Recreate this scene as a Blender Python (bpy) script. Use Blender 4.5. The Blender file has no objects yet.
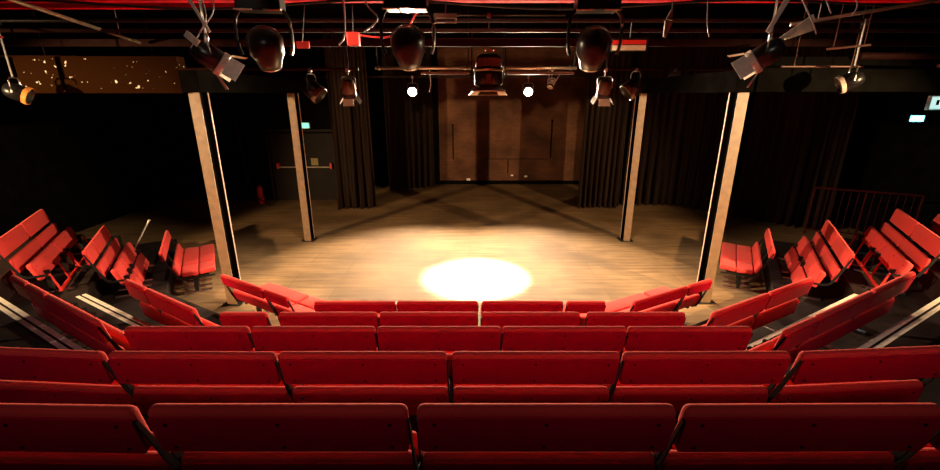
import bpy, bmesh, math, random
from mathutils import Vector, Matrix
random.seed(7)
sc = bpy.context.scene
C = bpy.context.collection
PI = math.pi

# ------------------------------------------------------------ camera
CAMH, PITCH, FPX = 3.3, math.radians(17.8), 437.0
cd = bpy.data.cameras.new('camera')
cam = bpy.data.objects.new('camera', cd); C.objects.link(cam)
cam.location = (0, 0, CAMH); cam.rotation_euler = (PI/2 - PITCH, 0, 0)
cd.sensor_width = 36; cd.lens = FPX/940*36; cd.clip_start = 0.05
sc.camera = cam
# ------------------------------------------------------------ world, exposure
w = bpy.data.worlds.new('dark_room'); sc.world = w; w.use_nodes = True
w.node_tree.nodes['Background'].inputs[0].default_value = (1, .8, .55, 1)
w.node_tree.nodes['Background'].inputs[1].default_value = 0.0015
sc.view_settings.view_transform = 'Standard'; sc.view_settings.look = 'None'
sc.view_settings.exposure = 0.0; sc.view_settings.gamma = 1
sc.view_settings.use_curve_mapping = False
# ------------------------------------------------------------ stage lamps and unseen fill lamps
def spot(name, loc, aim, watts, col, cone, blend=.5, size=.06):
    d = bpy.data.lights.new(name, 'SPOT'); d.energy = watts; d.color = col
    d.spot_size = math.radians(cone); d.spot_blend = blend; d.shadow_soft_size = size
    o = bpy.data.objects.new(name, d); C.objects.link(o); o.location = loc
    o.rotation_euler = (Vector(aim)-Vector(loc)).to_track_quat('-Z', 'Y').to_euler()
    return o
WARM = (1, .66, .34)
spot('side_light_left',  (-9.04, 1.6, 3.45), (.3, 15.0, -.7), 4300, WARM, 46, .6)
spot('side_light_right', (7.6, 1.6, 3.45), (.3, 15.0, -.7), 4300, WARM, 46, .6)
spot('side_seat_light_right', (3.4, 5.2, 4.1), (-6.6, 6.4, .9), 3000, (1, .74, .48), 44, .6)
spot('side_seat_light_left', (-3.4, 5.2, 4.1), (6.6, 6.4, .9), 3000, (1, .74, .48), 44, .6)
spot('back_light_left',  (-1.7, 13.4, 3.36), (-.6, 4, 0), 5500, (1, .74, .48), 76, .6, .05)
spot('back_light_right', (1.7, 13.4, 3.36), (.6, 4, 0), 5500, (1, .74, .48), 76, .6, .05)
spot('centre_spot_light', (.3, 7.6, 3.22), (.12, 7.65, 0), 14000, (1, .97, .97), 38, .5)
spot('wash_light_left', (-1.9, 7.4, 4.6), (-1.9, 7.0, 0), 900, (1, .86, .68), 110, 1, .15)
spot('wash_light_right', (2.1, 7.4, 4.6), (2.1, 7.0, 0), 900, (1, .86, .68), 110, 1, .15)
for _x in (-3.9, -2.9, -1.95, -.98, 0, .98, 1.95, 2.9, 3.9):
    spot('seat_back_fill', (_x, -2.3, 5.0), (_x, 5.8, .9), 120, (1, .74, .82), 32, 1, .12)  # unseen row behind the camera, added to brighten the seat backs
spot('lantern_fill_left', (-1.2, 1.0, 4.9), (-2.6, 4.5, 3.9), 60, (1, .88, .74), 22, .5, .05)  # unseen spots added to brighten the barn door lanterns
spot('lantern_fill_right', (1.4, 1.0, 4.9), (3.0, 4.5, 3.95), 60, (1, .88, .74), 22, .5, .05)
spot('beam_fill_left', (-3.6, 3.6, 4.95), (-3.6, 5.6, 4.75), 5, (1, .6, .5), 70, .5, .1)  # unseen spots added only to light the red ceiling beams
spot('beam_fill_right', (3.6, 3.6, 4.95), (3.6, 5.6, 4.75), 5, (1, .6, .5), 70, .5, .1)

# ------------------------------------------------------------ materials
def mat(name, col, rough=.6, metal=0., var=.12, scale=30, emit=None, estr=0, bump=0., sheen=0, spec=.5):
    m = bpy.data.materials.new(name); m.use_nodes = True
    nt = m.node_tree; b = nt.nodes['Principled BSDF']
    b.inputs['Roughness'].default_value = rough; b.inputs['Metallic'].default_value = metal
    b.inputs['Specular IOR Level'].default_value = spec
    if sheen:
        b.inputs['Sheen Weight'].default_value = sheen
        b.inputs['Sheen Tint'].default_value = (1, .5, .35, 1)
    if emit:
        b.inputs['Emission Color'].default_value = (*emit, 1); b.inputs['Emission Strength'].default_value = estr
    tc = nt.nodes.new('ShaderNodeTexCoord'); n = nt.nodes.new('ShaderNodeTexNoise')
    n.inputs['Scale'].default_value = scale; n.inputs['Detail'].default_value = 5
    nt.links.new(tc.outputs['Object'], n.inputs['Vector'])
    r = nt.nodes.new('ShaderNodeValToRGB')
    r.color_ramp.elements[0].position = .3; r.color_ramp.elements[1].position = .7
    r.color_ramp.elements[0].color = (*[c*(1-var) for c in col], 1)
    r.color_ramp.elements[1].color = (*[min(1, c*(1+var)) for c in col], 1)
    nt.links.new(n.outputs['Fac'], r.inputs['Fac']); nt.links.new(r.outputs['Color'], b.inputs['Base Color'])
    if bump:
        bp = nt.nodes.new('ShaderNodeBump'); bp.inputs['Strength'].default_value = bump; bp.inputs['Distance'].default_value = .01
        nt.links.new(n.outputs['Fac'], bp.inputs['Height']); nt.links.new(bp.outputs['Normal'], b.inputs['Normal'])
    return m
M = {}
M['fabric'] = mat('red_fabric', (.64, .045, .036), .85, 0, .1, 220, bump=.25, sheen=.15, spec=.2)
M['ply'] = mat('red_painted_ply', (.45, .001, .022), .5, 0, .1, 14, spec=.25)
M['bolt'] = mat('black_bolt', (.02, .012, .012), .4, .3)
M['black'] = mat('black_steel', (.012, .011, .011), .38, .2, .2, 20)
M['silver'] = mat('brushed_steel', (.62, .6, .56), .28, 1, .1, 60)
M['darkred'] = mat('dark_red_paint', (.04, .003, .004), .7, spec=.1)
M['redsteel'] = mat('red_painted_steel', (.6, .025, .02), .45)
M['blackpaint'] = mat('black_paint', (.004, .0036, .003), .9, 0, .3, 4, spec=0)
M['drape'] = mat('black_drape', (.020, .012, .008), .9, 0, .15, 60, sheen=.03, spec=.1)
M['post'] = mat('ochre_post_paint', (.23, .145, .075), .5, 0, .18, 9, bump=.1)
M['litedge'] = mat('lit_post_edge', (.62, .48, .34), .45, 0, .1, 9)  # post paint made paler, back light put into the colour
M['door'] = mat('dark_door_paint', (.014, .010, .007), .7, 0, .2, 3, spec=.15)
M['lampblack'] = mat('lamp_black', (.016, .014, .014), .3, .3, .2, 15)
M['lamphead'] = mat('lamp_head_plastic', (.02, .011, .01), .3, 0, .2, 15)
M['lampwhite'] = mat('pale_lamp_paint', (.75, .66, .55), .35, .3)
M['brown'] = mat('brown_lamp_face', (.12, .045, .025), .5)
M['redgel'] = mat('red_gel', (.75, .03, .02), .4)
M['orange'] = mat('orange_band', (.8, .3, .05), .5)
M['lens'] = mat('glowing_lens', (1, .9, .7), .2, emit=(1, .82, .55), estr=40)
M['tray'] = mat('pale_lamp_tray', (.85, .8, .7), .4, emit=(1, .8, .58), estr=.7)
M['cyan'] = mat('cyan_lamp_glass', (.5, .9, 1), .2, emit=(.12, .8, 1), estr=8)
M['sign'] = mat('lit_sign_face', (.6, .8, .75), .3, emit=(.55, .9, .85), estr=1.0)
M['green'] = mat('green_sign_face', (.1, .6, .4), .3, emit=(.2, .9, .65), estr=1.2)
M['redbeam'] = mat('red_beam_paint', (.75, .012, .035), .85, 0, .25, 8, spec=.05)
M['pipe'] = mat('lighting_pipe_steel', (.62, .52, .40), .38, .85, .12, 10)
M['dullpipe'] = mat('dull_brown_pipe', (.022, .006, .004), .7, 0, .3, 6, spec=.05)
M['cable'] = mat('grey_cable', (.42, .33, .33), .5)
M['blackcable'] = mat('black_cable', (.02, .02, .02), .5)
M['redcable'] = mat('red_cable', (.5, .02, .02), .5)
M['white'] = mat('white_plastic', (.8, .78, .72), .4)
M['brass'] = mat('brass', (.8, .55, .25), .3, .9)
M['platform'] = mat('black_platform_ply', (.018, .011, .009), .7, 0, .45, 5, bump=.15, spec=.15)
M['nosing'] = mat('pale_nosing', (.85, .74, .58), .4, .2, .15, 12)
M['extred'] = mat('red_extinguisher_paint', (.75, .015, .02), .25)
M['yellow'] = mat('yellow_notice', (.25, .20, .06), .6)
M['gelmix'] = mat('frosted_gel', (.75, .62, .4), .4)

def floor_mat():
    m = bpy.data.materials.new('worn_board_floor'); m.use_nodes = True
    nt = m.node_tree; N = nt.nodes; L = nt.links; b = N['Principled BSDF']
    tc = N.new('ShaderNodeTexCoord')
    br = N.new('ShaderNodeTexBrick'); br.offset = .37; br.inputs['Scale'].default_value = 1
    br.inputs['Brick Width'].default_value = 2.4; br.inputs['Row Height'].default_value = .6
    br.inputs['Mortar Size'].default_value = .006; br.inputs['Mortar Smooth'].default_value = .2
    br.inputs['Color1'].default_value = (.37, .23, .11, 1); br.inputs['Color2'].default_value = (.31, .19, .088, 1)
    br.inputs['Mortar'].default_value = (.24, .145, .07, 1)
    L.new(tc.outputs['Object'], br.inputs['Vector'])
    mp = N.new('ShaderNodeMapping'); mp.inputs['Scale'].default_value = (.5, 7, 1)
    L.new(tc.outputs['Object'], mp.inputs['Vector'])
    n1 = N.new('ShaderNodeTexNoise'); n1.inputs['Scale'].default_value = 1.6; n1.inputs['Detail'].default_value = 8; n1.inputs['Roughness'].default_value = .65
    L.new(mp.outputs['Vector'], n1.inputs['Vector'])
    r1 = N.new('ShaderNodeValToRGB'); r1.color_ramp.elements[0].position = .32; r1.color_ramp.elements[1].position = .68
    r1.color_ramp.elements[0].color = (.42, .38, .33, 1); r1.color_ramp.elements[1].color = (1.0, 1.0, 1.0, 1)
    L.new(n1.outputs['Fac'], r1.inputs['Fac'])
    mx = N.new('ShaderNodeMixRGB'); mx.blend_type = 'MULTIPLY'; mx.inputs['Fac'].default_value = 1
    L.new(br.outputs['Color'], mx.inputs['Color1']); L.new(r1.outputs['Color'], mx.inputs['Color2'])
    n2 = N.new('ShaderNodeTexNoise'); n2.inputs['Scale'].default_value = .7; n2.inputs['Detail'].default_value = 6
    L.new(tc.outputs['Object'], n2.inputs['Vector'])
    r2 = N.new('ShaderNodeValToRGB'); r2.color_ramp.elements[0].position = .35; r2.color_ramp.elements[1].position = .65
    r2.color_ramp.elements[0].color = (.62, .58, .52, 1); r2.color_ramp.elements[1].color = (1.15, 1.12, 1.05, 1)
    L.new(n2.outputs['Fac'], r2.inputs['Fac'])
    mx2 = N.new('ShaderNodeMixRGB'); mx2.blend_type = 'MULTIPLY'; mx2.inputs['Fac'].default_value = 1
    L.new(mx.outputs['Color'], mx2.inputs['Color1']); L.new(r2.outputs['Color'], mx2.inputs['Color2'])
    L.new(mx2.outputs['Color'], b.inputs['Base Color'])
    rr = N.new('ShaderNodeMapRange'); rr.inputs['To Min'].default_value = .62; rr.inputs['To Max'].default_value = .8; b.inputs['Specular IOR Level'].default_value = .3
    L.new(n1.outputs['Fac'], rr.inputs['Value']); L.new(rr.outputs['Result'], b.inputs['Roughness'])
    bp = N.new('ShaderNodeBump'); bp.inputs['Strength'].default_value = .2; bp.inputs['Distance'].default_value = .004
    L.new(n1.outputs['Fac'], bp.inputs['Height']); L.new(bp.outputs['Normal'], b.inputs['Normal'])
    return m
M['floor'] = floor_mat()
def block_mat():
    m = bpy.data.materials.new('brown_painted_brick'); m.use_nodes = True
    nt = m.node_tree; N = nt.nodes; L = nt.links; b = N['Principled BSDF']; b.inputs['Roughness'].default_value = .7; b.inputs['Specular IOR Level'].default_value = .15
    tc = N.new('ShaderNodeTexCoord'); mp = N.new('ShaderNodeMapping'); mp.inputs['Rotation'].default_value = (PI/2, 0, 0)
    L.new(tc.outputs['Object'], mp.inputs['Vector'])
    br = N.new('ShaderNodeTexBrick'); br.inputs['Scale'].default_value = 1; br.inputs['Brick Width'].default_value = .24
    br.inputs['Row Height'].default_value = .08; br.inputs['Mortar Size'].default_value = .006
    br.inputs['Color1'].default_value = (.13, .058, .030, 1); br.inputs['Color2'].default_value = (.11, .048, .025, 1)
    br.inputs['Mortar'].default_value = (.08, .034, .018, 1)
    L.new(mp.outputs['Vector'], br.inputs['Vector'])
    n = N.new('ShaderNodeTexNoise'); n.inputs['Scale'].default_value = 1.3; n.inputs['Detail'].default_value = 8
    L.new(tc.outputs['Object'], n.inputs['Vector'])
    r = N.new('ShaderNodeValToRGB'); r.color_ramp.elements[0].color = (.5, .48, .45, 1); r.color_ramp.elements[1].color = (1.3, 1.25, 1.2, 1)
    r.color_ramp.elements[0].position = .3; r.color_ramp.elements[1].position = .7
    L.new(n.outputs['Fac'], r.inputs['Fac'])
    mx = N.new('ShaderNodeMixRGB'); mx.blend_type = 'MULTIPLY'; mx.inputs['Fac'].default_value = 1
    L.new(br.outputs['Color'], mx.inputs['Color1']); L.new(r.outputs['Color'], mx.inputs['Color2'])
    L.new(mx.outputs['Color'], b.inputs['Base Color'])
    bp = N.new('ShaderNodeBump'); bp.inputs['Strength'].default_value = .5; bp.inputs['Distance'].default_value = .01
    L.new(br.outputs['Fac'], bp.inputs['Height']); bp.invert = True; L.new(bp.outputs['Normal'], b.inputs['Normal'])
    return m
M['block'] = block_mat()
def fleck_mat():
    m = bpy.data.materials.new('chipped_brown_paint'); m.use_nodes = True
    nt = m.node_tree; N = nt.nodes; L = nt.links; b = N['Principled BSDF']; b.inputs['Roughness'].default_value = .8; b.inputs['Specular IOR Level'].default_value = 0
    tc = N.new('ShaderNodeTexCoord'); n = N.new('ShaderNodeTexNoise'); n.inputs['Scale'].default_value = 14; n.inputs['Detail'].default_value = 2
    L.new(tc.outputs['Object'], n.inputs['Vector'])
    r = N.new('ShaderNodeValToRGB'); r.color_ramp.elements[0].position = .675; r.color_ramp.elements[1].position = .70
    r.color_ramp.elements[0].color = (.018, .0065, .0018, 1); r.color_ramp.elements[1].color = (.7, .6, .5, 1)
    L.new(n.outputs['Fac'], r.inputs['Fac']); L.new(r.outputs['Color'], b.inputs['Base Color'])
    return m
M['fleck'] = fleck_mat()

# ------------------------------------------------------------ mesh helpers
def obj(name, bm, m, parent=None, smooth=False):
    bmesh.ops.recalc_face_normals(bm, faces=bm.faces)
    me = bpy.data.meshes.new(name); bm.to_mesh(me); bm.free()
    for mm in (m if isinstance(m, (list, tuple)) else [m]): me.materials.append(mm)
    if smooth:
        for p in me.polygons: p.use_smooth = True
    o = bpy.data.objects.new(name, me); C.objects.link(o)
    if parent: o.parent = parent
    return o
def tag(o, label, cat, group=None, kind=None):
    o['label'] = label; o['category'] = cat
    if group: o['group'] = group
    if kind: o['kind'] = kind
    return o
def thing(name, label, cat, loc=(0, 0, 0), rz=0, group=None):
    o = bpy.data.objects.new(name, None); C.objects.link(o); o.empty_display_size = .1
    o.location = loc; o.rotation_euler = (0, 0, rz)
    return tag(o, label, cat, group)
def struct(name, bm, m):
    o = obj(name, bm, m); o['kind'] = 'structure'; return o
def box(bm, x0, x1, y0, y1, z0, z1, mx=None, mi=0, bev=0):
    v = [bm.verts.new((x, y, z)) for x in (x0, x1) for y in (y0, y1) for z in (z0, z1)]
    fs = [bm.faces.new([v[i] for i in q]) for q in ((0, 1, 3, 2), (4, 6, 7, 5), (0, 4, 5, 1), (2, 3, 7, 6), (0, 2, 6, 4), (1, 5, 7, 3))]
    for f in fs: f.material_index = mi
    vs = v
    if bev:
        es = list({e for f in fs for e in f.edges})
        r = bmesh.ops.bevel(bm, geom=es, offset=bev, segments=2, affect='EDGES', profile=.6)
        vs = list({q for q in v if q.is_valid} | set(r['verts']))
    if mx is not None: bmesh.ops.transform(bm, matrix=mx, verts=vs)
    return bm
def slab(outline, thick, bev=0, seg=3):
    """outline in (x, z) extruded along y from 0 to thick, edges rounded"""
    bm = bmesh.new()
    a = [bm.verts.new((x, 0, z)) for x, z in outline]; b = [bm.verts.new((x, thick, z)) for x, z in outline]
    n = len(a); f1 = bm.faces.new(a); f2 = bm.faces.new(b[::-1])
    for i in range(n): bm.faces.new((a[i], b[i], b[(i+1) % n], a[(i+1) % n]))
    if bev:
        es = list(set(f1.edges) | set(f2.edges))
        bmesh.ops.bevel(bm, geom=es, offset=bev, segments=seg, affect='EDGES', profile=.5)
    return bm
def rrect(w, h, r, n=4, z0=0):
    pts = []
    for cx, cz, a0 in ((w/2-r, h-r, 0), (-w/2+r, h-r, 90), (-w/2+r, r, 180), (w/2-r, r, 270)):
        for k in range(n+1):
            a = math.radians(a0+90*k/n); pts.append((cx+r*math.cos(a), z0+cz+r*math.sin(a)))
    return pts
def tube(bm, p, q, r, n=10, r2=None):
    p = Vector(p); q = Vector(q); d = q-p
    rot = d.to_track_quat('Z', 'Y').to_matrix().to_4x4()
    bmesh.ops.create_cone(bm, cap_ends=True, segments=n, radius1=r, radius2=r if r2 is None else r2, depth=d.length,
                          matrix=Matrix.Translation((p+q)/2) @ rot)
    return bm
def path_tube(bm, pts, r, n=8):
    pts = [Vector(p) for p in pts]; rings = []
    for i, p in enumerate(pts):
        d = (pts[min(i+1, len(pts)-1)]-pts[max(i-1, 0)]).normalized()
        u = d.cross(Vector((0, 0, 1)))
        if u.length < .05: u = d.cross(Vector((0, 1, 0)))
        u.normalize(); v = d.cross(u)
        rings.append([bm.verts.new(p+r*(math.cos(2*PI*k/n)*u+math.sin(2*PI*k/n)*v)) for k in range(n)])
    for a, b in zip(rings, rings[1:]):
        for k in range(n): bm.faces.new((a[k], a[(k+1) % n], b[(k+1) % n], b[k]))
    bm.faces.new(rings[0][::-1]); bm.faces.new(rings[-1])
    return bm
def smooth_path(pts, n=6):
    out = []; P = [Vector(p) for p in pts]; P = [P[0]]+P+[P[-1]]
    for i in range(1, len(P)-2):
        for k in range(n):
            t = k/n; a, b, c, d = P[i-1:i+3]
            out.append(.5*((2*b)+(c-a)*t+(2*a-5*b+4*c-d)*t*t+(-a+3*b-3*c+d)*t**3))
    out.append(P[-2]); return out
def lathe(bm, prof, n=20, mx=None):
    """closed profile (r, z) around z"""
    rings = []
    for r, z in prof:
        if r < 1e-4: rings.append([bm.verts.new((0, 0, z))])
        else: rings.append([bm.verts.new((r*math.cos(2*PI*k/n), r*math.sin(2*PI*k/n), z)) for k in range(n)])
    for a, b in zip(rings, rings[1:]):
        for k in range(n):
            if len(a) == 1 and len(b) == 1: continue
            if len(a) == 1: bm.faces.new((a[0], b[k], b[(k+1) % n]))
            elif len(b) == 1: bm.faces.new((a[k], a[(k+1) % n], b[0]))
            else: bm.faces.new((a[k], a[(k+1) % n], b[(k+1) % n], b[k]))
    if mx is not None: bmesh.ops.transform(bm, matrix=mx, verts=[v for r in rings for v in r])
    return bm
def prism(bm, poly, z0, z1):
    a = [bm.verts.new((x, y, z0)) for x, y in poly]; b = [bm.verts.new((x, y, z1)) for x, y in poly]
    bm.faces.new(a[::-1]); bm.faces.new(b)
    for i in range(len(a)): bm.faces.new((a[i], a[(i+1) % len(a)], b[(i+1) % len(a)], b[i]))
    return bm
B = bmesh.new

# ------------------------------------------------------------ the room
XW = 9.9
struct('floor', box(B(), -XW, XW, -2.5, 17.0, -.1, 0), M['floor'])
struct('ceiling', box(B(), -XW, XW, -2.5, 17.0, 5.2, 5.35), M['blackpaint'])
struct('wall_back', box(B(), -1.16, 4.4, 16.75, 17.0, 0, 5.2), M['block'])
struct('wall_back_left', box(B(), -4.0, -1.16, 16.6, 17.0, 0, 5.2), M['blackpaint'])
struct('wall_back_right', box(B(), 4.4, XW, 16.75, 17.0, 0, 5.2), M['blackpaint'])
bm = B(); box(bm, -XW, -6.35, 14.0, 14.2, 0, 5.2); box(bm, -6.35, -4.15, 14.0, 14.2, 2.15, 5.2); box(bm, -4.15, -4.0, 14.0, 17.0, 0, 5.2)
struct('wall_back_door_side', bm, M['blackpaint'])
struct('wall_left', box(B(), -XW-.2, -XW, -2.5, 17.0, 0, 5.2), M['blackpaint'])
struct('wall_right', box(B(), XW, XW+.2, -2.5, 17.0, 0, 5.2), M['blackpaint'])
struct('wall_rear', box(B(), -XW, XW, -2.7, -2.5, 0, 5.2), M['blackpaint'])
struct('baseboard_back', box(B(), -1.16, 4.4, 16.71, 16.75, 0, .14, bev=.006), M['blackpaint'])
d = obj('door_1', box(B(), -6.33, -4.17, 14.03, 14.09, .01, 2.14), M['door']); d['kind'] = 'structure'
bm = B(); tube(bm, (-6.1, 13.93, 1.1), (-4.45, 13.93, 1.1), .018)
o = obj('push_bar', bm, M['pipe'], d)
for x in (-6.12, -4.43):
    obj('bar_end', box(B(), x-.03, x+.03, 13.9, 14.03, 1.05, 1.22, bev=.008), M['redgel'], d)
obj('notice', box(B(), -5.08, -4.86, 14.02, 14.03, 1.15, 1.37), M['yellow'], d)
bm = B(); box(bm, -6.42, -6.35, 13.96, 14.0, 0, 2.2); box(bm, -4.15, -4.08, 13.96, 14.0, 0, 2.2); box(bm, -6.42, -4.08, 13.96, 14.0, 2.2, 2.27)
struct('trim_1', bm, M['door'])
s = thing('emergency_sign', 'small green lit emergency sign above the door, beside the far left post', 'sign', (-5.17, 13.98, 2.38))
obj('housing', box(B(), -.2, .2, -.06, .01, -.08, .1, bev=.01), M['white'], s)
obj('sign_face', box(B(), -.18, .18, -.066, -.0605, -.065, .085), M['green'], s)
# fittings on the back wall
def wtag(nm, bm, m, lab, cat, group=None): return tag(obj(nm, bm, m), lab, cat, group)
bm = B(); tube(bm, (-.64, 16.73, .95), (-.64, 16.73, 2.2), .018); box(bm, -.665, -.615, 16.70, 16.75, 2.2, 2.26)
wtag('conduit', bm, M['blackpaint'], 'thin black conduit running up the left of the brown back wall', 'conduit')
bm = B(); tube(bm, (3.05, 16.73, 1.0), (3.05, 16.73, 2.35), .018); box(bm, 3.02, 3.08, 16.70, 16.75, 2.35, 2.42)
wtag('conduit', bm, M['blackpaint'], 'thin black conduit running up the right of the brown back wall', 'conduit')
bm = B(); path_tube(bm, [(.5, 16.73, .97), (2.95, 16.73, .97)], .012); path_tube(bm, [(1.45, 16.73, .96), (1.45, 16.73, .42)], .014)
wtag('cable_run', bm, M['blackpaint'], 'horizontal black cable run low across the back wall right of the dark stripe', 'cable')
for x, z, s_, lab in ((-.06, .18, .07, 'bright white wall socket low on the back wall left of the dark stripe'),
                      (1.62, .34, .045, 'small white wall socket low on the back wall, nearest right of the dark stripe'),
                      (2.15, .30, .055, 'white wall socket low on the back wall, farther right of the dark stripe')):
    t = thing('wall_socket', lab, 'socket', (x, 16.75, z))
    obj('faceplate', box(B(), -s_, s_, -.02, 0, -s_*.6, s_*.6, bev=.004), M['white'], t)
    obj('switch', box(B(), -s_*.3, s_*.3, -.028, -.0205, -s_*.25, s_*.25), M['silver'], t)
t = thing('door_handle_plate', 'brass plate fitting on the black wall left of the brown back wall', 'plate', (-1.85, 16.6, .95))
obj('plate', box(B(), -.15, .15, -.015, 0, -.03, .03, bev=.004), M['brass'], t)
obj('lever', tube(B(), (-.1, -.035, 0), (.1, -.035, 0), .012), M['brass'], t)

# drapes
def drape(pts, z0, z1, folds, amp, label, seed):
    rnd = random.Random(seed); P = [Vector((x, y, 0)) for x, y in pts]
    seg = [(b-a).length for a, b in zip(P, P[1:])]; tot = sum(seg); n = folds*12
    fr = []
    for i in range(n+1):
        s_ = tot*i/n; k = 0
        while k < len(seg)-1 and s_ > seg[k]: s_ -= seg[k]; k += 1
        fr.append((P[k].lerp(P[k+1], s_/seg[k]), (P[k+1]-P[k]).normalized()))
    ph = [rnd.uniform(-.6, .6) for _ in range(folds+2)]; am = [rnd.uniform(.4, 1.5) for _ in range(folds+2)]
    rows = 9; bm = B(); fronts = []; backs = []
    for j in range(rows+1):
        z = z1+(z0-z1)*j/rows; g = .55+1.0*(j/rows)**1.5; a_, b_ = [], []
        for i, (c, t_) in enumerate(fr):
            u = i/12; k = int(u); fa = am[k]*(1-(u-k))+am[k+1]*(u-k); fp = ph[k]*(1-(u-k))+ph[k+1]*(u-k)
            nrm = Vector((t_.y, -t_.x, 0))
            off = amp*g*fa*math.sin(2*PI*u+fp+.25*math.sin(j*.7+u)); off += .3*amp*fa*math.sin(4*PI*u+2*fp)
            if j == rows: off += .35*amp*math.sin(5.1*u+1)
            q = c+nrm*off+t_*(.25*amp*math.sin(2*PI*u*2+j*.2)); q.z = z
            a_.append(bm.verts.new(q)); q2 = q-nrm*.012; b_.append(bm.verts.new(q2))
        fronts.append(a_); backs.append(b_)
    for G, rv in ((fronts, 0), (backs, 1)):
        for r1, r2 in zip(G, G[1:]):
            for i in range(n): bm.faces.new((r1[i], r2[i], r2[i+1], r1[i+1]))
    for i in range(n):
        for j in (0, rows): bm.faces.new((fronts[j][i], backs[j][i], backs[j][i+1], fronts[j][i+1]))
    for j in range(rows):
        for i in (0, n): bm.faces.new((fronts[j][i], backs[j][i], backs[j+1][i], fronts[j+1][i]))
    return tag(obj('stage_curtain', bm, M['drape'], smooth=True), label, 'curtain')
drape([(-4.0, 12.9), (-2.9, 13.0)], .01, 5.1, 5, .10, 'black stage curtain bunched at the left of the stage, its folds catching light', 1)
drape([(-2.95, 15.6), (-1.35, 16.2)], .01, 5.1, 8, .07, 'dark curtain hanging deep behind the left curtain beside the brown wall', 2)
drape([(3.3, 13.05), (4.55, 13.05)], .01, 5.1, 8, .085, 'black stage curtain edging the brown back wall on the right', 3)
drape([(4.75, 13.5), (6.4, 13.3), (7.3, 12.4)], .01, 5.1, 12, .09, 'black stage curtain hanging just beyond the far right post', 4)
drape([(7.45, 12.0), (9.0, 10.6)], .01, 5.1, 10, .09, 'black curtain farthest right, between the two right posts', 5)

# fire extinguisher by the door
e = thing('fire_extinguisher', 'red fire extinguisher standing on the floor left of the door', 'fire extinguisher', (-6.65, 13.6, 0))
obj('cylinder', lathe(B(), [(0, 0), (.085, 0), (.09, .02), (.09, .46), (.07, .53), (.03, .56), (0, .56)], 20), M['extred'], e, True)
bm = B(); tube(bm, (0, 0, .555), (0, 0, .61), .02); box(bm, -.015, .1, -.012, .012, .61, .63)
obj('valve', bm, M['black'], e)
obj('hose', path_tube(B(), smooth_path([(0, -.02, .6), (.1, -.06, .58), (.13, -.08, .4), (.1, -.09, .2)]), .01), M['blackcable'], e)

# steel H posts
def post(x, y, label, sgn):
    t = thing('steel_post', label, 'post', (x, y, 0), 0)
    bm = B(); box(bm, -.078, .078, -.11, -.092, .012, 3.33, bev=.004)
    obj('front_flange', bm, M['post'], t)
    bm = B(); box(bm, -.006, .006, -.092, .092, .012, 3.33); box(bm, -.078, .078, .092, .098, .012, 3.33)
    obj('shaded_web', bm, M['blackpaint'], t)  # black puts the shade between the flanges into the colour
    obj('lit_rear_flange', box(B(), -.085, .085, .098, .122, .012, 3.33, bev=.003), M['litedge'], t)  # pale colour stands for back light on the flange edge
    bm = B(); box(bm, -.15, .15, -.15, .15, 0, .012)
    obj('base_plate', bm, M['black'], t)
    for a in (-.125, .125):
        for b in (-.125, .125): obj('bolt', tube(B(), (a, b, .012), (a, b, .035), .012, 6), M['bolt'], t)
    return t
post(-3.92, 6.62, 'near left ochre steel post beside the left front seats', -1)
post(3.92, 6.68, 'near right ochre steel post beside the right front seats', 1)
post(-3.83, 9.9, 'far left ochre steel post in front of the door', -1)
post(3.70, 9.9, 'far right ochre steel post in front of the right curtains', 1)

for x, lab in ((-3.88, 'black beam resting on the two left steel posts'), (3.81, 'black beam resting on the two right steel posts')):
    tag(obj('post_beam', box(B(), x-.13, x+.13, 6.4, 10.2, 3.33, 3.62), M['blackpaint']), lab, 'beam')
# ------------------------------------------------------------ stepped seating platform
RISE = .327
cc = [1.43, 2.31, 3.19, 4.06, 4.98]; ww = [-.35, .5, 1.37, 2.19, 3.26]; ss = [-4.30, -3.48, -2.66, -1.82, -.95]
def tier_poly(n):   # front edge of the tier that carries row n
    c, wv, s_ = cc[n+1]-.06, ww[n+1]-.06, ss[n+1]-.06
    if n == 3: wv = 3.05
    P2 = ((wv-.866*c)/.5, c)
    P1 = ((wv*.5-.866*s_)/(-.5), (.5*s_-.866*wv)/(-.5))
    far = 3.1; P0 = (P1[0]-.5*far, P1[1]+.866*far)
    o_ = XW-.1; t_ = (o_+P0[0])/.866; Q = (-o_, P0[1]-.5*t_)
    L = [Q, P0, P1, P2]; return L
for n in range(4):
    L = tier_poly(n); R = [(-x, y) for x, y in L[::-1]]
    z1 = (4-n)*RISE; poly = L+R+[(XW-.1, -2.3), (-XW+.1, -2.3)]
    lab = ['top step of the black seating platform, under the nearest row', 'third step up of the black seating platform', 'second step up of the black seating platform', 'lowest step of the black seating platform beside the stage floor'][n]
    t = thing('seating_platform', lab, 'platform')
    obj('deck', prism(B(), poly, z1-RISE+.001, z1), M['platform'], t)
    for pts in (((L[2], L[3]), (R[0], R[1])) if n in (1, 2) else ()):
        a, b = Vector((*pts[0], z1)), Vector((*pts[1], z1)); u = (b-a).normalized(); nn = Vector((-u.y, u.x, 0))
        if nn.dot(Vector((0, 8, 0))-a) < 0: nn = -nn
        bm = B(); mx = Matrix(((u.x, nn.x, 0, a.x), (u.y, nn.y, 0, a.y), (0, 0, 1, a.z), (0, 0, 0, 1)))
        ll = (b-a).length
        box(bm, .02, ll-.02, -.045, .004, -.011, .001, mx); box(bm, .02, ll-.02, -.115, -.07, -.011, .001, mx)
        obj('nosing', bm, M['nosing'], t)

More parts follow.
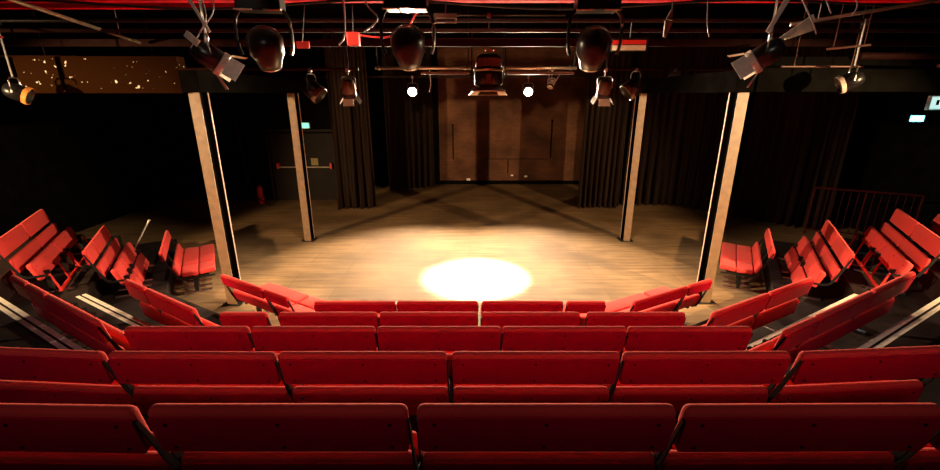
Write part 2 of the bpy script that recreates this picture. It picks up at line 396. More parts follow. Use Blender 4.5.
# ------------------------------------------------------------ benches
def tilt(a, y, z): return Matrix.Translation((0, y, z)) @ Matrix.Rotation(a, 4, 'X')
def make_bench(ln, kind='plain'):
    t = bpy.data.objects.new('theatre_bench', None); C.objects.link(t); t.empty_display_size = .1
    down = kind == 'down'
    up = tilt(math.radians(11), .016, .594)        # pad bottoms; rotation +X leans the top backwards
    lo = tilt(math.radians(8), .105, .285) if kind == 'plain' else tilt(math.radians(8), .105, .362)
    def bolts(xs, zs, y, mx, par_):
        bm = B()
        for x in xs:
            for z in zs: tube(bm, (x, y-.004, z), (x, y+.002, z), .007, 8)
        bmesh.ops.transform(bm, matrix=mx, verts=bm.verts)
        bo = obj('bolt', bm, M['bolt'], par_); bo['kind'] = 'stuff'
    xs = (-ln/2+.07, 0, ln/2-.07) if ln > .7 else (-ln/2+.07, ln/2-.07)
    for nm, mx, h in (('upper', up, .235), ('lower', lo, .215)) if not down else (('upper', tilt(math.radians(11), 0, .662), .165), ('lower', tilt(math.radians(20), .16, .36), .18)):
        bm = slab(rrect(ln, h, .03), .05, .018); bmesh.ops.transform(bm, matrix=mx, verts=bm.verts)
        obj(nm+'_back_cushion', bm, M['fabric'], t, True)
        bm = slab(rrect(ln-.008, h-.03, .02), .014, .003, 2)
        bmesh.ops.transform(bm, matrix=mx @ Matrix.Translation((0, -.009, .002)), verts=bm.verts)
        pn = obj(nm+'_back_panel', bm, M['ply'], t)
        bolts(xs, (.035, h-.065), -.010, mx, pn)
    if down:
        for nm, y, z, a in (('rear_seat_cushion', .215, .335, -1), ('front_seat_cushion', .475, .335, 4)):
            bm = slab(rrect(ln, .25, .035), .085, .026)
            bmesh.ops.transform(bm, matrix=Matrix.Translation((0, y, z)) @ Matrix.Rotation(math.radians(a), 4, 'X') @ Matrix.Rotation(-PI/2, 4, 'X') @ Matrix.Diagonal((1, -1, 1, 1)), verts=bm.verts)
            obj(nm, bm, M['fabric'], t, True)
    else:   # seat tipped up, its underside towards the stage
        mx = tilt(math.radians(20), .31, .19 if kind == 'plain' else .22)
        bm = slab(rrect(ln, .26, .035), .075, .026); bmesh.ops.transform(bm, matrix=mx, verts=bm.verts)
        sc_ = obj('tipped_seat_cushion', bm, M['fabric'], t, True)
        bolts(xs, (.07, .19), .077, mx, sc_)
    SD = .70 if down else .42
    # side brackets: bent black flat bar behind and below the pads
    prof = [(-.022, .77), (-.008, .78), (.105, .50), (.175, .345), (.23, .315), (SD, .315), (SD, .285), (.21, .285), (.145, .325), (.07, .50)]
    for s in (-1, 1):
        x = s*(ln/2+.002); bm = B()
        a = [bm.verts.new((x-.004, y, z)) for y, z in prof]; b = [bm.verts.new((x+.004, y, z)) for y, z in prof]
        bm.faces.new(a); bm.faces.new(b[::-1])
        for i in range(len(a)): bm.faces.new((a[i], a[(i+1) % len(a)], b[(i+1) % len(a)], b[i]))
        obj('side_bracket', bm, M['black'], t)
        x = s*(ln/2-.13 if ln > .7 else ln/2-.1)
        bm = B(); box(bm, x-.02, x+.02, .36, .42, .02, .335)
        box(bm, x-.02, x+.02, .20, SD-.08, .29, .33)
        lg = obj('leg', bm, M['black'], t)
        obj('foot', box(B(), x-.03, x+.03, .19, .62, 0, .022, bev=.006), M['silver'], lg)
    if kind == 'apron':
        bm = slab(rrect(ln-.02, .25, .03), .03, .01, 2); bmesh.ops.transform(bm, matrix=tilt(math.radians(22), .48, .02), verts=bm.verts)
        obj('front_panel', bm, M['fabric'], t, True)
    if kind == 'frame':
        bm = B(); tube(bm, (-ln/2+.02, .50, .05), (ln/2-.02, .50, .05), .022)
        n = 3 if ln > .7 else 2
        for k in range(n):
            x = (-ln/2+.04)+(ln-.08)*k/(n-1); tube(bm, (x, .50, .05), (x, .43, .30), .014)
        obj('front_frame', bm, M['redsteel'], t)
    t.location = (0, 0, -50)
    return t
def copy_tree(o, parent=None):
    c = o.copy(); C.objects.link(c)
    if parent: c.parent = parent
    for ch in o.children: copy_tree(ch, c)
    return c
protos = {}
def bench(x, y, z, ang, ln=1.02, kind='plain', label='', group=None):
    key = (round(ln, 2), kind)
    if key not in protos: o = protos[key] = make_bench(ln, kind)
    else: o = copy_tree(protos[key])
    o.location = (x, y, z); o.rotation_euler = (0, 0, math.radians(ang))
    return tag(o, label, 'bench', group)
def run(x, y, ang, lens, z, labels, group, kind='plain'):
    """benches in line starting at the left end point (rear top edge) and running along ang"""
    u = (math.cos(math.radians(ang)), math.sin(math.radians(ang))); s = 0
    for ln, lab in zip(lens, labels):
        m = s+ln/2
        bench(x+u[0]*m, y+u[1]*m, z, ang, ln, kind, lab, group); s += ln+.03
F, H = 1.02, .49
row_z = [(4-n)*RISE for n in range(5)]
# centre rows, nearest first
g = 'red benches in the nearest row'
bench(-1.82, 1.43, row_z[0], -1.2, F, label='leftmost red bench in the nearest row, cut by the left edge', group=g)
for x, lab in ((-.755, 'second red bench from the left in the nearest row'), (.30, 'red bench right of the middle in the nearest row'),
               (1.35, 'nearest-row red bench fully in view at the right')):
    bench(x, 1.43, row_z[0], .3 if x > 1 else 0, F, label=lab, group=g)
bench(2.42, 1.45, row_z[0], 1.5, F, label='red bench cut by the right edge in the nearest row', group=g)
g = 'red benches in the second nearest row'
for x, y, a, lab in ((-2.74, 2.345, -4, 'leftmost red bench in the second nearest row, cut by the left edge'),
                     (-1.69, 2.31, -.5, 'second red bench from the left in the second nearest row'),
                     (-.65, 2.31, 0, 'red bench just left of the middle in the second nearest row'),
                     (.40, 2.31, 0, 'red bench at the middle in the second nearest row'),
                     (1.44, 2.31, .4, 'second red bench from the right in the second nearest row'),
                     (2.52, 2.345, 4, 'rightmost red bench in the second nearest row, cut by the right edge')):
    bench(x, y, row_z[1], a, F, label=lab, group=g)
g = 'red benches in the third row from the front of the picture'
for x, lab in ((-2.33, 'leftmost red bench of the middle straight row'), (-1.29, 'second red bench from the left in the middle straight row'),
               (-.255, 'central red bench of the middle straight row'), (.78, 'second red bench from the right in the middle straight row'),
               (1.81, 'rightmost red bench of the middle straight row')):
    bench(x, 3.19, row_z[2], 0, F, label=lab, group=g)
g = 'red benches in the row behind the front row'
for x, ln, lab in ((-2.345, H, 'narrow red bench at the left end of the row behind the front row'), (-1.47, F, 'red bench beside the narrow one in the row behind the front row'),
                   (-.43, F, 'red bench left of the middle in the row behind the front row'), (.63, F, 'red bench right of the middle in the row behind the front row'),
                   (1.72, F, 'rightmost red bench in the row behind the front row')):
    bench(x, 4.06, row_z[3], 0, ln, label=lab, group=g)
g = 'red benches in the straight front row'
for x, ln, lab in ((-1.45, F, 'leftmost red bench in the straight front row on the stage floor'), (-.41, F, 'second red bench in the straight front row, left of the bright pool of light'),
                   (.66, F, 'red bench right of the pool of light in the straight front row'), (1.46, H, 'narrow red bench at the right end of the straight front row')):
    bench(x, 4.98, 0, 0, ln, 'down', label=lab, group=g)
# angled wings, left
run(-3.60, 5.86, -31, (F-.06, H), 0, ('wide angled red bench against the near left post, front row', 'narrow angled red bench joining the left wing to the front row'), 'angled red benches, left wing front row', 'down')
run(-4.21, 4.92, -31, (H, F), RISE, ('narrow angled red bench at the far end of the left wing, one step up', 'wide angled red bench in the left wing, one step up'), 'angled red benches, left wing one step up')
run(-4.87, 4.29, -30, (H-.06, H-.04, F+.04), 2*RISE, ('narrow angled red bench at the upper end of the left wing, two steps up', 'narrow middle angled red bench in the left wing, two steps up', 'wide angled red bench at the lower end of the left wing, two steps up'), 'angled red benches, left wing two steps up')
# angled wings, right
run(2.05, 4.97, 28, (F, H), 0, ('wide angled red bench joining the right wing to the front row', 'narrow angled red bench against the near right post, front row'), 'angled red benches, right wing front row', 'down')
run(2.51, 4.05, 28.5, (F-.02, F-.08), RISE, ('lower wide angled red bench in the right wing, one step up', 'upper wide angled red bench in the right wing, one step up'), 'angled red benches, right wing one step up')
run(2.55, 3.13, 29, (H, F+.02, F-.04), 2*RISE, ('narrow angled red bench at the lower end of the right wing, two steps up', 'wide middle angled red bench in the right wing, two steps up', 'angled red bench at the upper end of the right wing, two steps up'), 'angled red benches, right wing two steps up')
# side blocks facing across the stage, left (running from far to near)
run(-5.82, 8.02, -60, (F, H-.06), 0, ('wide red bench alone on the floor at the left of the stage', 'narrow red bench joined to the lone bench at the left of the stage'), 'red benches on the floor at the left of the stage', 'down')
run(-6.33, 7.25, -60, (F, H), RISE, ('wide far red bench in the left side block, one step up', 'narrow near red bench in the left side block, one step up'), 'red side benches left, one step up', 'apron')
run(-7.17, 7.10, -60, (F, F), 2*RISE, ('far red bench in the left side block, two steps up', 'near red bench in the left side block, two steps up, at the left edge'), 'red side benches left, two steps up', 'frame')
# right (running from near to far)
run(5.06, 6.85, 60, (H-.06, F), 0, ('narrow red bench joined to the lone bench at the right of the stage', 'wide red bench alone on the floor at the right of the stage'), 'red benches on the floor at the right of the stage', 'down')
run(5.42, 5.80, 60, (F, F), RISE, ('near red bench in the right side block, one step up', 'far red bench in the right side block, one step up'), 'red side benches right, one step up', 'apron')
run(6.15, 5.33, 60, (F, F), 2*RISE, ('near red bench in the right side block, two steps up, at the right edge', 'far red bench in the right side block, two steps up'), 'red side benches right, two steps up', 'frame')
run(6.85, 4.95, 60, (F, F), 3*RISE, ('red bench at the right edge in the highest side row', 'farther red bench at the right edge in the highest side row'), 'red side benches right, three steps up', 'frame')

# guard rails beyond the side blocks
def guard_rail(x, y, ln, rz, z, label):
    t = thing('guard_rail', label, 'railing', (x, y, z), rz)
    bm = B(); tube(bm, (0, 0, 1.05), (ln, 0, 1.05), .02); obj('top_rail', bm, M['darkred'], t)
    obj('bottom_rail', tube(B(), (0, 0, .12), (ln, 0, .12), .014), M['darkred'], t)
    for k in range(3): obj('upright', tube(B(), (ln*k/2, 0, 0), (ln*k/2, 0, 1.05), .02), M['darkred'], t)
    for k in range(1, 14):
        if k != 7: obj('baluster', tube(B(), (ln*k/14, 0, .12), (ln*k/14, 0, 1.04), .007, 6), M['darkred'], t)
guard_rail(7.5, 9.35, 1.75, math.radians(-28), .33, 'dim red metal guard rail behind the right side seats')
bm = B(); tube(bm, (-6.6, 8.0, .33), (-6.3, 8.25, .95), .015); lathe(bm, [(0, -.02), (.02, -.012), (.028, 0), (.02, .012), (0, .02)], 12, Matrix.Translation((-6.3, 8.25, .95)))
tag(obj('leaning_pole', bm, M['nosing']), 'thin leaning pole beyond the left side seats', 'pole')

# ------------------------------------------------------------ overhead steelwork
def beam(name, bm, m, lab, cat='beam', group=None): return tag(obj(name, bm, m), lab, cat, group)
def ibeam(x0, x1, y, z, w_=.14, h=.2):
    bm = B(); box(bm, x0, x1, y-w_/2, y+w_/2, z, z+.015); box(bm, x0, x1, y-w_/2, y+w_/2, z+h-.015, z+h); box(bm, x0, x1, y-.006, y+.006, z+.015, z+h-.015); return bm
beam('ceiling_beam', ibeam(-9.8, 9.8, 5.45, 4.29), M['redbeam'], 'long red steel beam crossing the top of the picture')
beam('ceiling_beam', ibeam(-9.8, -2.3, 5.75, 4.27, .1, .12), M['redbeam'], 'second red steel beam, below the long one at the left')
beam('ceiling_beam', ibeam(2.3, 9.8, 5.75, 4.36, .14, .14), M['redbeam'], 'second red steel beam, beside the long one at the right')
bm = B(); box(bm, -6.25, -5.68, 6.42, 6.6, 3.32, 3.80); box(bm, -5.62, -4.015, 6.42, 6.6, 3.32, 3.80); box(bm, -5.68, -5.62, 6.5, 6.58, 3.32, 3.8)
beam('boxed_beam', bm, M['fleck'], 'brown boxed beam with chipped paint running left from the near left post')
bm = B(); box(bm, 4.04, 9.8, 6.5, 6.68, 3.34, 3.80)
beam('boxed_beam', bm, M['blackpaint'], 'boxed beam painted black for shade, running right from the near right post')  # black stands for the unlit right side, shade put into the colour
beam('roof_batten', box(B(), -9.8, 9.8, 7.0, 7.06, 3.98, 4.08), M['dullpipe'], 'dim brown batten crossing behind the round lamps')
beam('roof_batten', box(B(), -9.8, 9.8, 7.9, 7.95, 4.1, 4.18), M['dullpipe'], 'higher dim brown batten crossing behind the first')
beam('roof_batten', box(B(), -9.8, 9.8, 6.1, 6.16, 4.06, 4.10), M['dullpipe'], 'thin dim brown batten nearest the red beams')
for x0, x1, lab in ((-1.87, .02, 'pale steel lighting pipe left of the middle lantern'), (.6, 2.1, 'pale steel lighting pipe right of the middle lantern')):
    t = thing('lighting_pipe', lab, 'pipe')
    obj('pipe', tube(B(), (x0, 9.2, 3.8), (x1, 9.2, 3.8), .03, 14), M['pipe'], t, True)
    obj('socket_bar', box(B(), x0+.9 if x0 < 0 else x0+.15, x1-.05, 9.17, 9.24, 3.68, 3.73), M['brown'], t)
    for x in (x0+.08, x0+.75, x1-.12):
        obj('clamp', tube(B(), (x-.02, 9.2, 3.8), (x+.02, 9.2, 3.8), .042, 12), M['silver'], t)
    for x in (x0+.05, x1-.05): obj('hanger', tube(B(), (x, 9.2, 3.83), (x, 9.2, 5.2), .012), M['black'], t)
for x0, x1, lab in ((-6.4, -2.2, 'dim lighting pipe above the far left post'), (2.5, 6.2, 'dim lighting pipe above the far right post')):
    beam('lighting_pipe', tube(tube(tube(B(), (x0, 9.2, 3.78), (x1, 9.2, 3.78), .028, 12), (x0+.2, 9.2, 3.78), (x0+.2, 9.2, 5.2), .012), (x1-.2, 9.2, 3.78), (x1-.2, 9.2, 5.2), .012), M['dullpipe'], lab, 'pipe')
# near truss pipes (run from front to back at the sides)
def rod(p, q, r, m, name, lab, cat='pipe'):
    bm = tube(B(), p, q, r, 10)
    for k in (.15, .85):
        h = Vector(p).lerp(Vector(q), k); tube(bm, h, (h.x, h.y, 5.195), .005, 6)
    return tag(obj(name, bm, M[m]), lab, cat)
rod((-4.55, 4.2, 4.28), (-4.8, 6.9, 4.02), .022, 'pipe', 'side_pipe', 'pale pipe slanting down across the top left corner')
rod((-8.6, 6.8, 3.85), (-5.7, 6.8, 3.82), .016, 'dullpipe', 'side_pipe', 'thin dim horizontal pipe at the upper left')
rod((3.6, 5.4, 4.05), (5.3, 5.0, 4.3), .018, 'pipe', 'side_pipe', 'dim pipe slanting up across the top right corner')
rod((4.45, 5.9, 3.84), (4.9, 5.8, 3.88), .014, 'brown', 'side_pipe', 'short dull pipe above the right par lamp')
rod((4.2, 6.3, 3.66), (5.3, 6.3, 3.66), .012, 'brown', 'side_pipe', 'horizontal dull pipe just above the right par lamp')
rod((5.6, 5.6, 3.63), (8.6, 5.6, 3.60), .020, 'dullpipe', 'side_pipe', 'dim horizontal pipe at the right edge')
rod((5.3, 6.4, 3.80), (9.2, 6.4, 3.80), .045, 'dullpipe', 'side_pipe', 'thick dim red brown pipe at the upper right')
# grid bar from which the near lanterns hang
for y, z, lab in ((4.6, 4.38, 'black grid bar at the very top, carrying the round lamps'), (6.0, 4.18, 'black grid bar carrying the par lamps')):
    beam('grid_bar', tube(B(), (-9.9, y, z), (9.9, y, z), .026, 12), M['black'], lab, 'pipe')
beam('grid_bar', tube(tube(tube(B(), (-.9, 7.6, 4.5), (1.5, 7.6, 4.5), .026, 12), (-.8, 7.6, 4.5), (-.8, 7.6, 5.2), .015), (1.4, 7.6, 4.5), (1.4, 7.6, 5.2), .015), M['black'], 'short black grid bar above the middle lantern', 'pipe')

# ------------------------------------------------------------ lanterns
def aimmx(loc, d, roll=0):
    return Matrix.Translation(loc) @ Vector(d).normalized().to_track_quat('-Z', 'Y').to_matrix().to_4x4() @ Matrix.Rotation(roll, 4, 'Z')
def clamp_parts(t, top, bot, x0=0):
    bm = B(); tube(bm, (x0, 0, bot), (x0, 0, top), .012); box(bm, x0-.03, x0+.03, -.035, .035, top-.05, top+.02, bev=.006)
    obj('hook_clamp', bm, M['silver'], t)
def par(loc, d, zbar, label, r=.10, ln=.26, lit=None, mats=('lampwhite', 'orange'), doors=False, ybar=None, box_=False):
    """can lantern: yoke, clamp, can, rim, lens, optional barn doors"""
    t = thing('stage_lantern', label, 'stage lamp', loc)
    mx = Vector(d).normalized().to_track_quat('-Z', 'Y').to_matrix().to_4x4()
    bm = B(); th = .006
    lathe(bm, [(0, ln*.5), (r*.55, ln*.5), (r*.8, ln*.4), (r, ln*.15), (r, -ln*.5), (r-th, -ln*.5), (r-th, ln*.1), (0, ln*.1)], 22, mx)
    obj('can', bm, M[mats[0]], t, True)
    bm = B(); lathe(bm, [(r+.001, -ln*.3), (r+.012, -ln*.32), (r+.012, -ln*.5), (r+.001, -ln*.52)], 22, mx)
    obj('rim', bm, M[mats[1]], t)
    bm = B(); lathe(bm, [(0, -ln*.40), (r-.008, -ln*.40), (r-.008, -ln*.37), (0, -ln*.37)], 22, mx)
    obj('lens', bm, M[lit or 'silver'], t, True)
    # yoke: flat bar each side from can up to a bridge
    side = (mx @ Vector((1, 0, 0))); side.z = 0; side = side.normalized() if side.length > .1 else Vector((1, 0, 0))
    a = side*(r+.02); hh = r*1.7
    bm = B(); path_tube(bm, [a, a+Vector((0, 0, hh*.8)), a*.7+Vector((0, 0, hh)), -a*.7+Vector((0, 0, hh)), -a+Vector((0, 0, hh*.8)), -a], .010, 6)
    obj('yoke', bm, M['silver'], t)
    clamp_parts(t, zbar-loc[2], hh)
    if doors:
        for k in range(4):
            ang = k*PI/2; fl = Matrix.Rotation(ang, 4, 'Z') @ Matrix.Translation((0, r+.01, -ln*.5)) @ Matrix.Rotation(math.radians(28), 4, 'X')
            bm = B(); box(bm, -r*.85, r*.85, -.002, .002, -.14, 0, mx @ fl); obj('barn_door', bm, M[doors if isinstance(doors, str) else 'lampblack'], t)
    return t
def moving_head(x, y, z, zbar, label, r=.165, yaw=0.):
    """round moving head seen from behind: bridge box, two yoke arms, round head"""
    t = thing('moving_head_lamp', label, 'stage lamp', (x, y, z), yaw, 'round moving head lamps at the top')
    top = z+.36
    obj('bridge_box', box(B(), -.2, .2, -.12, .12, .30, .45, bev=.015), M['lampblack'], t)
    bm = B(); tube(bm, (-.21, -.125, .30), (-.05, -.125, .30), .010); tube(bm, (.05, -.125, .30), (.2, -.125, .30), .010); obj('bridge_trim', bm, M['pipe'], t)
    for s in (-1, 1):
        bm = B(); path_tube(bm, smooth_path([(s*.19, 0, .32), (s*.245, -.01, .22), (s*.25, -.01, .02), (s*.225, 0, -.08)]), .017, 8)
        obj('yoke_arm', bm, M['silver' if s == 1 else 'lampblack'], t)
    mx = Matrix.Rotation(math.radians(25), 4, 'X')
    bm = B(); lathe(bm, [(0, r*.98), (r*.5, r*.9), (r*.85, r*.6), (r, .05), (r*.97, -r*.4), (r*.75, -r*.8), (r*.62, -r*1.25), (0, -r*1.25)], 28, mx)
    obj('head', bm, M['lamphead'], t, True)
    bm = B(); n = 16
    path_tube(bm, [((r+.012)*math.cos(a), -.02, (r+.012)*math.sin(a)) for a in [math.radians(20+140*k/n) for k in range(n+1)]], .007, 6)
    obj('handle_ring', bm, M['silver'], t)
    bm = B(); lathe(bm, [(0, -r*1.34), (r*.55, -r*1.34), (r*.6, -r*1.26), (0, -r*1.26)], 24, mx); obj('lens', bm, M['silver'], t)
    clamp_parts(t, zbar-z, .44, -.12); clamp_parts(t, zbar-z, .44, .12)
    return t
head_l = moving_head(-1.98, 4.6, 3.75, 4.38, 'round black moving head lamp at the upper left', yaw=.15)
moving_head(-.60, 4.6, 3.76, 4.38, 'round black moving head lamp left of the middle lantern')
moving_head(1.20, 4.6, 3.75, 4.38, 'round black moving head lamp right of the middle lantern', yaw=-.05)

# two burning lamps over the back of the stage
for x, lab in ((-1.68, 'burning lamp glaring at the viewer, left of the pair over the back of the stage'), (1.70, 'burning lamp glaring at the viewer, right of the pair over the back of the stage')):
    par((x, 13.5, 3.40), (-x*.0, -1, -.22), 3.8, lab, .13, .24, 'lens', ('lampblack', 'lampblack'))
beam('grid_bar', tube(tube(tube(B(), (-4.2, 13.5, 3.8), (4.2, 13.5, 3.8), .026, 12), (-3.4, 13.5, 3.8), (-3.4, 13.5, 5.2), .015), (3.2, 13.5, 3.8), (3.2, 13.5, 5.2), .015), M['black'], 'black grid bar over the back of the stage, carrying the burning lamps', 'pipe')

# middle lantern with pale tray
t = thing('stage_lantern', 'large middle lantern with a wide pale lit tray under it', 'stage lamp', (.3, 7.6, 3.3))
bm = B(); lathe(bm, [(0, .62), (.15, .62), (.2, .56), (.2, .40), (.23, .36), (.23, .16), (.15, .12), (.15, .10), (0, .10)], 28); obj('body', bm, M['lampblack'], t, True)
bm = B(); lathe(bm, [(.201, .56), (.206, .55), (.206, .44), (.201, .43)], 28); obj('body_band', bm, M['brown'], t)
bm = B(); lathe(bm, [(.231, .40), (.245, .39), (.245, .37), (.231, .36)], 28); obj('rim', bm, M['pipe'], t)
obj('latch', box(B(), -.04, .04, -.26, -.232, .18, .32, bev=.006), M['brown'], t)
bm = B(); lathe(bm, [(.15, .13), (.29, .07), (.29, .06), (.15, .12)], 28); obj('shade', bm, M['brown'], t, True)
bm = B()   # a shallow open tray, wider at the front
v = []
for (xx, yy, zz) in ((-.26, -.16, .045), (.26, -.16, .045), (.33, .20, -.01), (-.33, .20, -.01)): v.append((xx, yy, zz))
a = [bm.verts.new(q) for q in v]; b = [bm.verts.new((q[0]*.55, q[1]*.5, q[2])) for q in v]
a2 = [bm.verts.new((q[0], q[1], q[2]+.008)) for q in v]; b2 = [bm.verts.new((q[0]*.55, q[1]*.5, q[2]+.008)) for q in v]
for i in range(4):
    j = (i+1) % 4
    bm.faces.new((a[i], a[j], b[j], b[i])); bm.faces.new((a2[i], b2[i], b2[j], a2[j])); bm.faces.new((a[i], a2[i], a2[j], a[j])); bm.faces.new((b[i], b[j], b2[j], b2[i]))
obj('tray', bm, M['lampwhite'], t)
bm = B(); tube(bm, (-.27, 0, .25), (-.27, 0, 1.0), .012); tube(bm, (.27, 0, .25), (.27, 0, 1.0), .012); tube(bm, (-.27, 0, 1.0), (.27, 0, 1.0), .012)
tube(bm, (-.27, 0, .25), (-.2, 0, .25), .02); tube(bm, (.27, 0, .25), (.2, 0, .25), .02)
obj('yoke', bm, M['black'], t); clamp_parts(t, 1.2, 1.0)
for x in (-.06, .02, .07): obj('knob', tube(B(), (x, -.25, .68), (x, -.19, .66), .015), M['redgel'], t)

# smaller lanterns
par((-5.91, 6.0, 3.33), (.62, .25, -.30), 4.18, 'small pale par lamp with an orange glowing rim at the far left', .105, .26, None, ('lampblack', 'orange'))
par((4.93, 6.0, 3.47), (-.62, .25, -.32), 4.18, 'small pale par lamp with a white glowing rim at the right', .105, .26, None, ('lampblack', 'lampwhite'))
barn_l = par((-2.55, 4.6, 3.66), (.7, .5, -.62), 4.38, 'black lantern with pale barn doors left of the round lamps', .11, .30, None, ('lampblack', 'lampwhite'), 'lampwhite')
barn_r = par((2.90, 4.6, 3.68), (-.7, .5, -.62), 4.38, 'black lantern with pale barn doors right of the round lamps', .11, .30, None, ('lampblack', 'lampwhite'), 'lampwhite')
par((-3.15, 9.2, 3.40), (.75, -.1, -.62), 3.78, 'tilted lantern with a bright band above the far left post', .17, .42, None, ('lampblack', 'brown'))
par((3.28, 9.2, 3.45), (-.75, -.1, -.55), 3.78, 'tilted lantern with a bright band above the far right post', .17, .42, None, ('lampblack', 'brown'))
par((-2.42, 9.2, 3.42), (0, .3, -1), 3.78, 'small hanging lantern with a dull red face left of the pale pipe', .13, .34, None, ('brown', 'lampblack'), 'brown')
par((2.68, 9.2, 3.42), (0, .3, -1), 3.78, 'small hanging lantern with a dull red face right of the pale pipe', .13, .34, None, ('brown', 'lampblack'), 'brown')
par((1.62, 9.2, 3.50), (-.4, -.5, -.7), 3.8, 'tiny lantern hanging under the right pale pipe', .06, .16, None, ('lampwhite', 'lampblack'))
par((4.05, 9.2, 3.58), (.2, -.4, -.9), 3.78, 'small pale lantern hanging right of the far right post', .12, .26, None, ('lampwhite', 'silver'))
# pale blades, trays and gel frames hung on the grid
t = thing('colour_frame', 'colour frame with red and pale gel strips right of the round lamps', 'colour frame', (2.02, 6.0, 3.9))
obj('frame', box(B(), -.23, .23, -.012, .012, -.075, .08, bev=.004), M['lampblack'], t)
obj('red_gel', box(B(), -.22, .2, -.018, -.0125, .005, .055), M['redgel'], t)
obj('pale_gel', box(B(), -.22, .2, -.018, -.0125, -.065, -.005), M['gelmix'], t)
obj('hanger', tube(B(), (0, 0, .08), (0, 0, .29), .008), M['black'], t)
t = thing('colour_frame', 'small pale open frame near the top, left of centre', 'colour frame', (-.26, 5.1, 4.07))
bm = B(); box(bm, -.12, .12, -.01, .01, .0, .045); box(bm, -.12, -.1, -.01, .01, -.035, .0); box(bm, .1, .12, -.01, .01, -.035, .0); box(bm, -.12, .12, -.01, .01, -.045, -.035)
obj('frame', bm, M['lampwhite'], t); obj('hanger', tube(B(), (0, 0, .045), (0, .3, .22), .006), M['black'], t)
t = thing('colour_frame', 'small red card hanging left of the round lamps', 'colour frame', (-1.83, 5.2, 3.82))
obj('card', box(B(), -.07, .07, -.006, .006, -.035, .035), M['redgel'], t); obj('hanger', tube(B(), (0, 0, .035), (0, .2, .45), .005), M['black'], t)
t = thing('colour_frame', 'square red gel box hanging between the two left round lamps', 'colour frame', (-1.32, 5.4, 3.90))
obj('box', box(B(), -.065, .065, -.05, .05, -.07, .07, bev=.008), M['redgel'], t); obj('hanger', tube(B(), (0, 0, .07), (0, .05, .36), .005), M['black'], t)
def blade(p, q, w0, w1, m, name, par_):
    p = Vector(p)-Vector(par_.location); q = Vector(q)-Vector(par_.location)
    p, q = Vector(p), Vector(q); dd = (q-p).normalized(); s = dd.cross(Vector((0, 1, 0))).normalized(); yv = Vector((0, .008, 0))
    bm = B(); A = [p-s*w0-yv, p+s*w0-yv, q+s*w1-yv, q-s*w1-yv]; a = [bm.verts.new(v) for v in A]; b = [bm.verts.new(v+2*yv) for v in A]
    bm.faces.new(a); bm.faces.new(b[::-1])
    for i in range(4): bm.faces.new((a[i], a[(i+1) % 4], b[(i+1) % 4], b[i]))
    return obj(name, bm, M[m], par_)
blade((2.93, 4.5, 4.15), (2.80, 4.5, 3.86), .022, .018, 'lampwhite', 'hanging_bracket', barn_r)
blade((-2.62, 4.5, 4.2), (-2.45, 4.5, 3.86), .014, .012, 'lampwhite', 'hanging_bracket', barn_l)
blade((3.28, 4.6, 4.0), (2.98, 4.6, 3.80), .035, .014, 'lampwhite', 'shutter_blade', barn_r)
blade((3.36, 4.7, 3.95), (3.10, 4.7, 3.84), .05, .03, 'lampwhite', 'shutter_blade', barn_r)
hook = thing('hanging_pointer', 'pale pointed metal blade hanging at the top, right of the round lamps', 'bracket', (1.92, 4.6, 4.38))
obj('rod', tube(B(), (0, 0, -.31), (0, 0, 0), .007), M['silver'], hook)
blade((1.92, 4.6, 4.07), (1.90, 4.6, 3.98), .01, .03, 'lampwhite', 'upper_blade', hook)
blade((1.90, 4.6, 3.965), (1.875, 4.6, 3.83), .038, .012, 'lampwhite', 'lower_blade', hook)

blade((-2.62, 4.4, 3.84), (-2.52, 4.4, 3.75), .03, .03, 'lampwhite', 'shutter_blade', barn_l)

# cables
def cable(pts, r, m, lab): return tag(obj('hanging_cable', path_tube(B(), smooth_path(pts), r, 6), M[m], smooth=True), lab, 'cable')
cable([(-2.52, 4.55, 4.3), (-2.46, 4.5, 4.0), (-2.55, 4.5, 3.85), (-2.66, 4.5, 3.72)], .006, 'cable', 'grey cable looping down to the left barn door lantern')
cable([(-2.40, 4.55, 4.3), (-2.38, 4.5, 4.05), (-2.50, 4.5, 3.88), (-2.47, 4.5, 3.68)], .006, 'cable', 'second grey cable beside the left barn door lantern')
cable([(3.02, 4.55, 4.25), (3.2, 4.5, 3.95), (3.3, 4.55, 3.85)], .006, 'cable', 'grey cable slanting down at the upper right')
cable([(3.25, 4.55, 4.25), (3.36, 4.5, 4.02)], .006, 'cable', 'short grey cable hanging at the upper right')
cable([(3.5, 4.55, 4.25), (3.58, 4.5, 4.1), (3.56, 4.5, 4.0)], .006, 'cable', 'rightmost short grey cable at the upper right')
cable([(-1.2, 4.6, 4.36), (-1.22, 4.7, 4.05), (-1.24, 4.7, 3.85), (-1.30, 4.7, 3.77)], .009, 'cable', 'pale looped cable above the red gel box')
cable([(-1.05, 4.6, 4.36), (-1.02, 4.8, 4.15), (-.92, 4.8, 4.02), (-1.06, 4.8, 3.90)], .008, 'cable', 'thin pale cable loop left of the centre left round lamp')
cable([(-1.3, 5.5, 3.96), (-1.0, 5.5, 3.93), (-.75, 5.5, 4.0), (-.6, 5.5, 4.2)], .010, 'redcable', 'red cable swagged right of the red gel box')
cable([(2.2, 4.55, 4.35), (2.22, 4.5, 3.95), (2.26, 4.5, 3.82)], .006, 'cable', 'thin grey cable between the pale pointed blade and the barn door lantern')
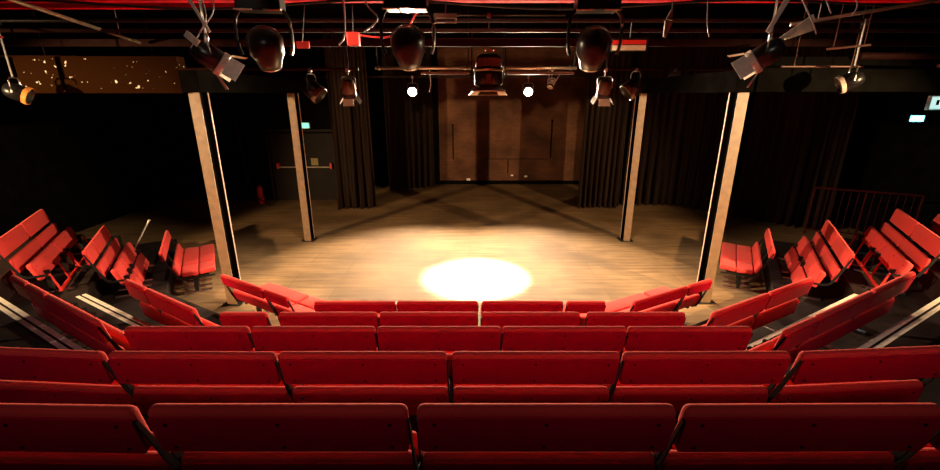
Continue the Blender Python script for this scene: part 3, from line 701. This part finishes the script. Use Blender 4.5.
cable([(-6.3, 5.2, 3.98), (-5.7, 5.2, 3.88), (-5.1, 5.2, 3.90)], .012, 'redcable', 'red cable swagged at the upper left')
cable([(6.4, 5.6, 3.66), (6.8, 5.5, 3.76), (7.3, 5.6, 3.70), (7.9, 5.6, 3.74)], .016, 'redcable', 'red cable coiled along the pipe at the right edge')
cable([(1.55, 9.2, 3.75), (1.58, 9.15, 3.55), (1.66, 9.2, 3.5), (1.8, 9.2, 3.72)], .012, 'cable', 'grey cable tail under the right pale pipe')
cable([(-.8, 9.2, 3.77), (-.78, 9.15, 3.5), (-.82, 9.2, 3.35)], .008, 'cable', 'cable tail under the left pale pipe')
cable([(-6.9, 13.3, 2.6), (-6.85, 13.3, 1.2), (-6.75, 13.3, .4), (-6.6, 13.3, .25), (-6.2, 13.2, .02)], .02, 'dullpipe', 'dull red hanging pipe beside the door')
cable([(-9.0, 5.4, 4.3), (-7, 5.35, 4.18), (-5, 5.3, 4.28), (-3, 5.35, 4.2), (-1, 5.3, 4.28), (1, 5.35, 4.2), (3, 5.3, 4.28), (5, 5.3, 4.2)], .014, 'blackcable', 'black cable swagged below the long red beam')

# lit sign and cyan lamp on the right wall
t = thing('exit_sign', 'pale lit exit sign cut by the right edge', 'sign', (9.35, 9.3, 3.12))
obj('housing', box(B(), -.02, .5, -.04, .04, -.12, .16, bev=.01), M['white'], t)
obj('sign_face', box(B(), 0, .48, -.046, -.0405, -.10, .14), M['sign'], t)
bm = B(); box(bm, .10, .16, -.05, -.0465, -.02, .08); box(bm, .24, .38, -.05, -.0465, .0, .03)
obj('pictogram', bm, M['blackpaint'], t)
obj('bracket', tube(B(), (.25, 0, .16), (.25, 0, .6), .012), M['black'], t)
t = thing('cyan_lamp', 'glowing cyan lamp at the right edge below the exit sign', 'lamp', (9.25, 9.35, 2.83))
obj('housing', box(B(), -.16, .16, 0, .1, -.08, .08, bev=.015), M['black'], t)
obj('glass', box(B(), -.14, .14, -.012, -.001, -.06, .06, bev=.004), M['cyan'], t)
obj('bracket', box(B(), .16, .65, .04, .07, -.02, .02), M['black'], t)
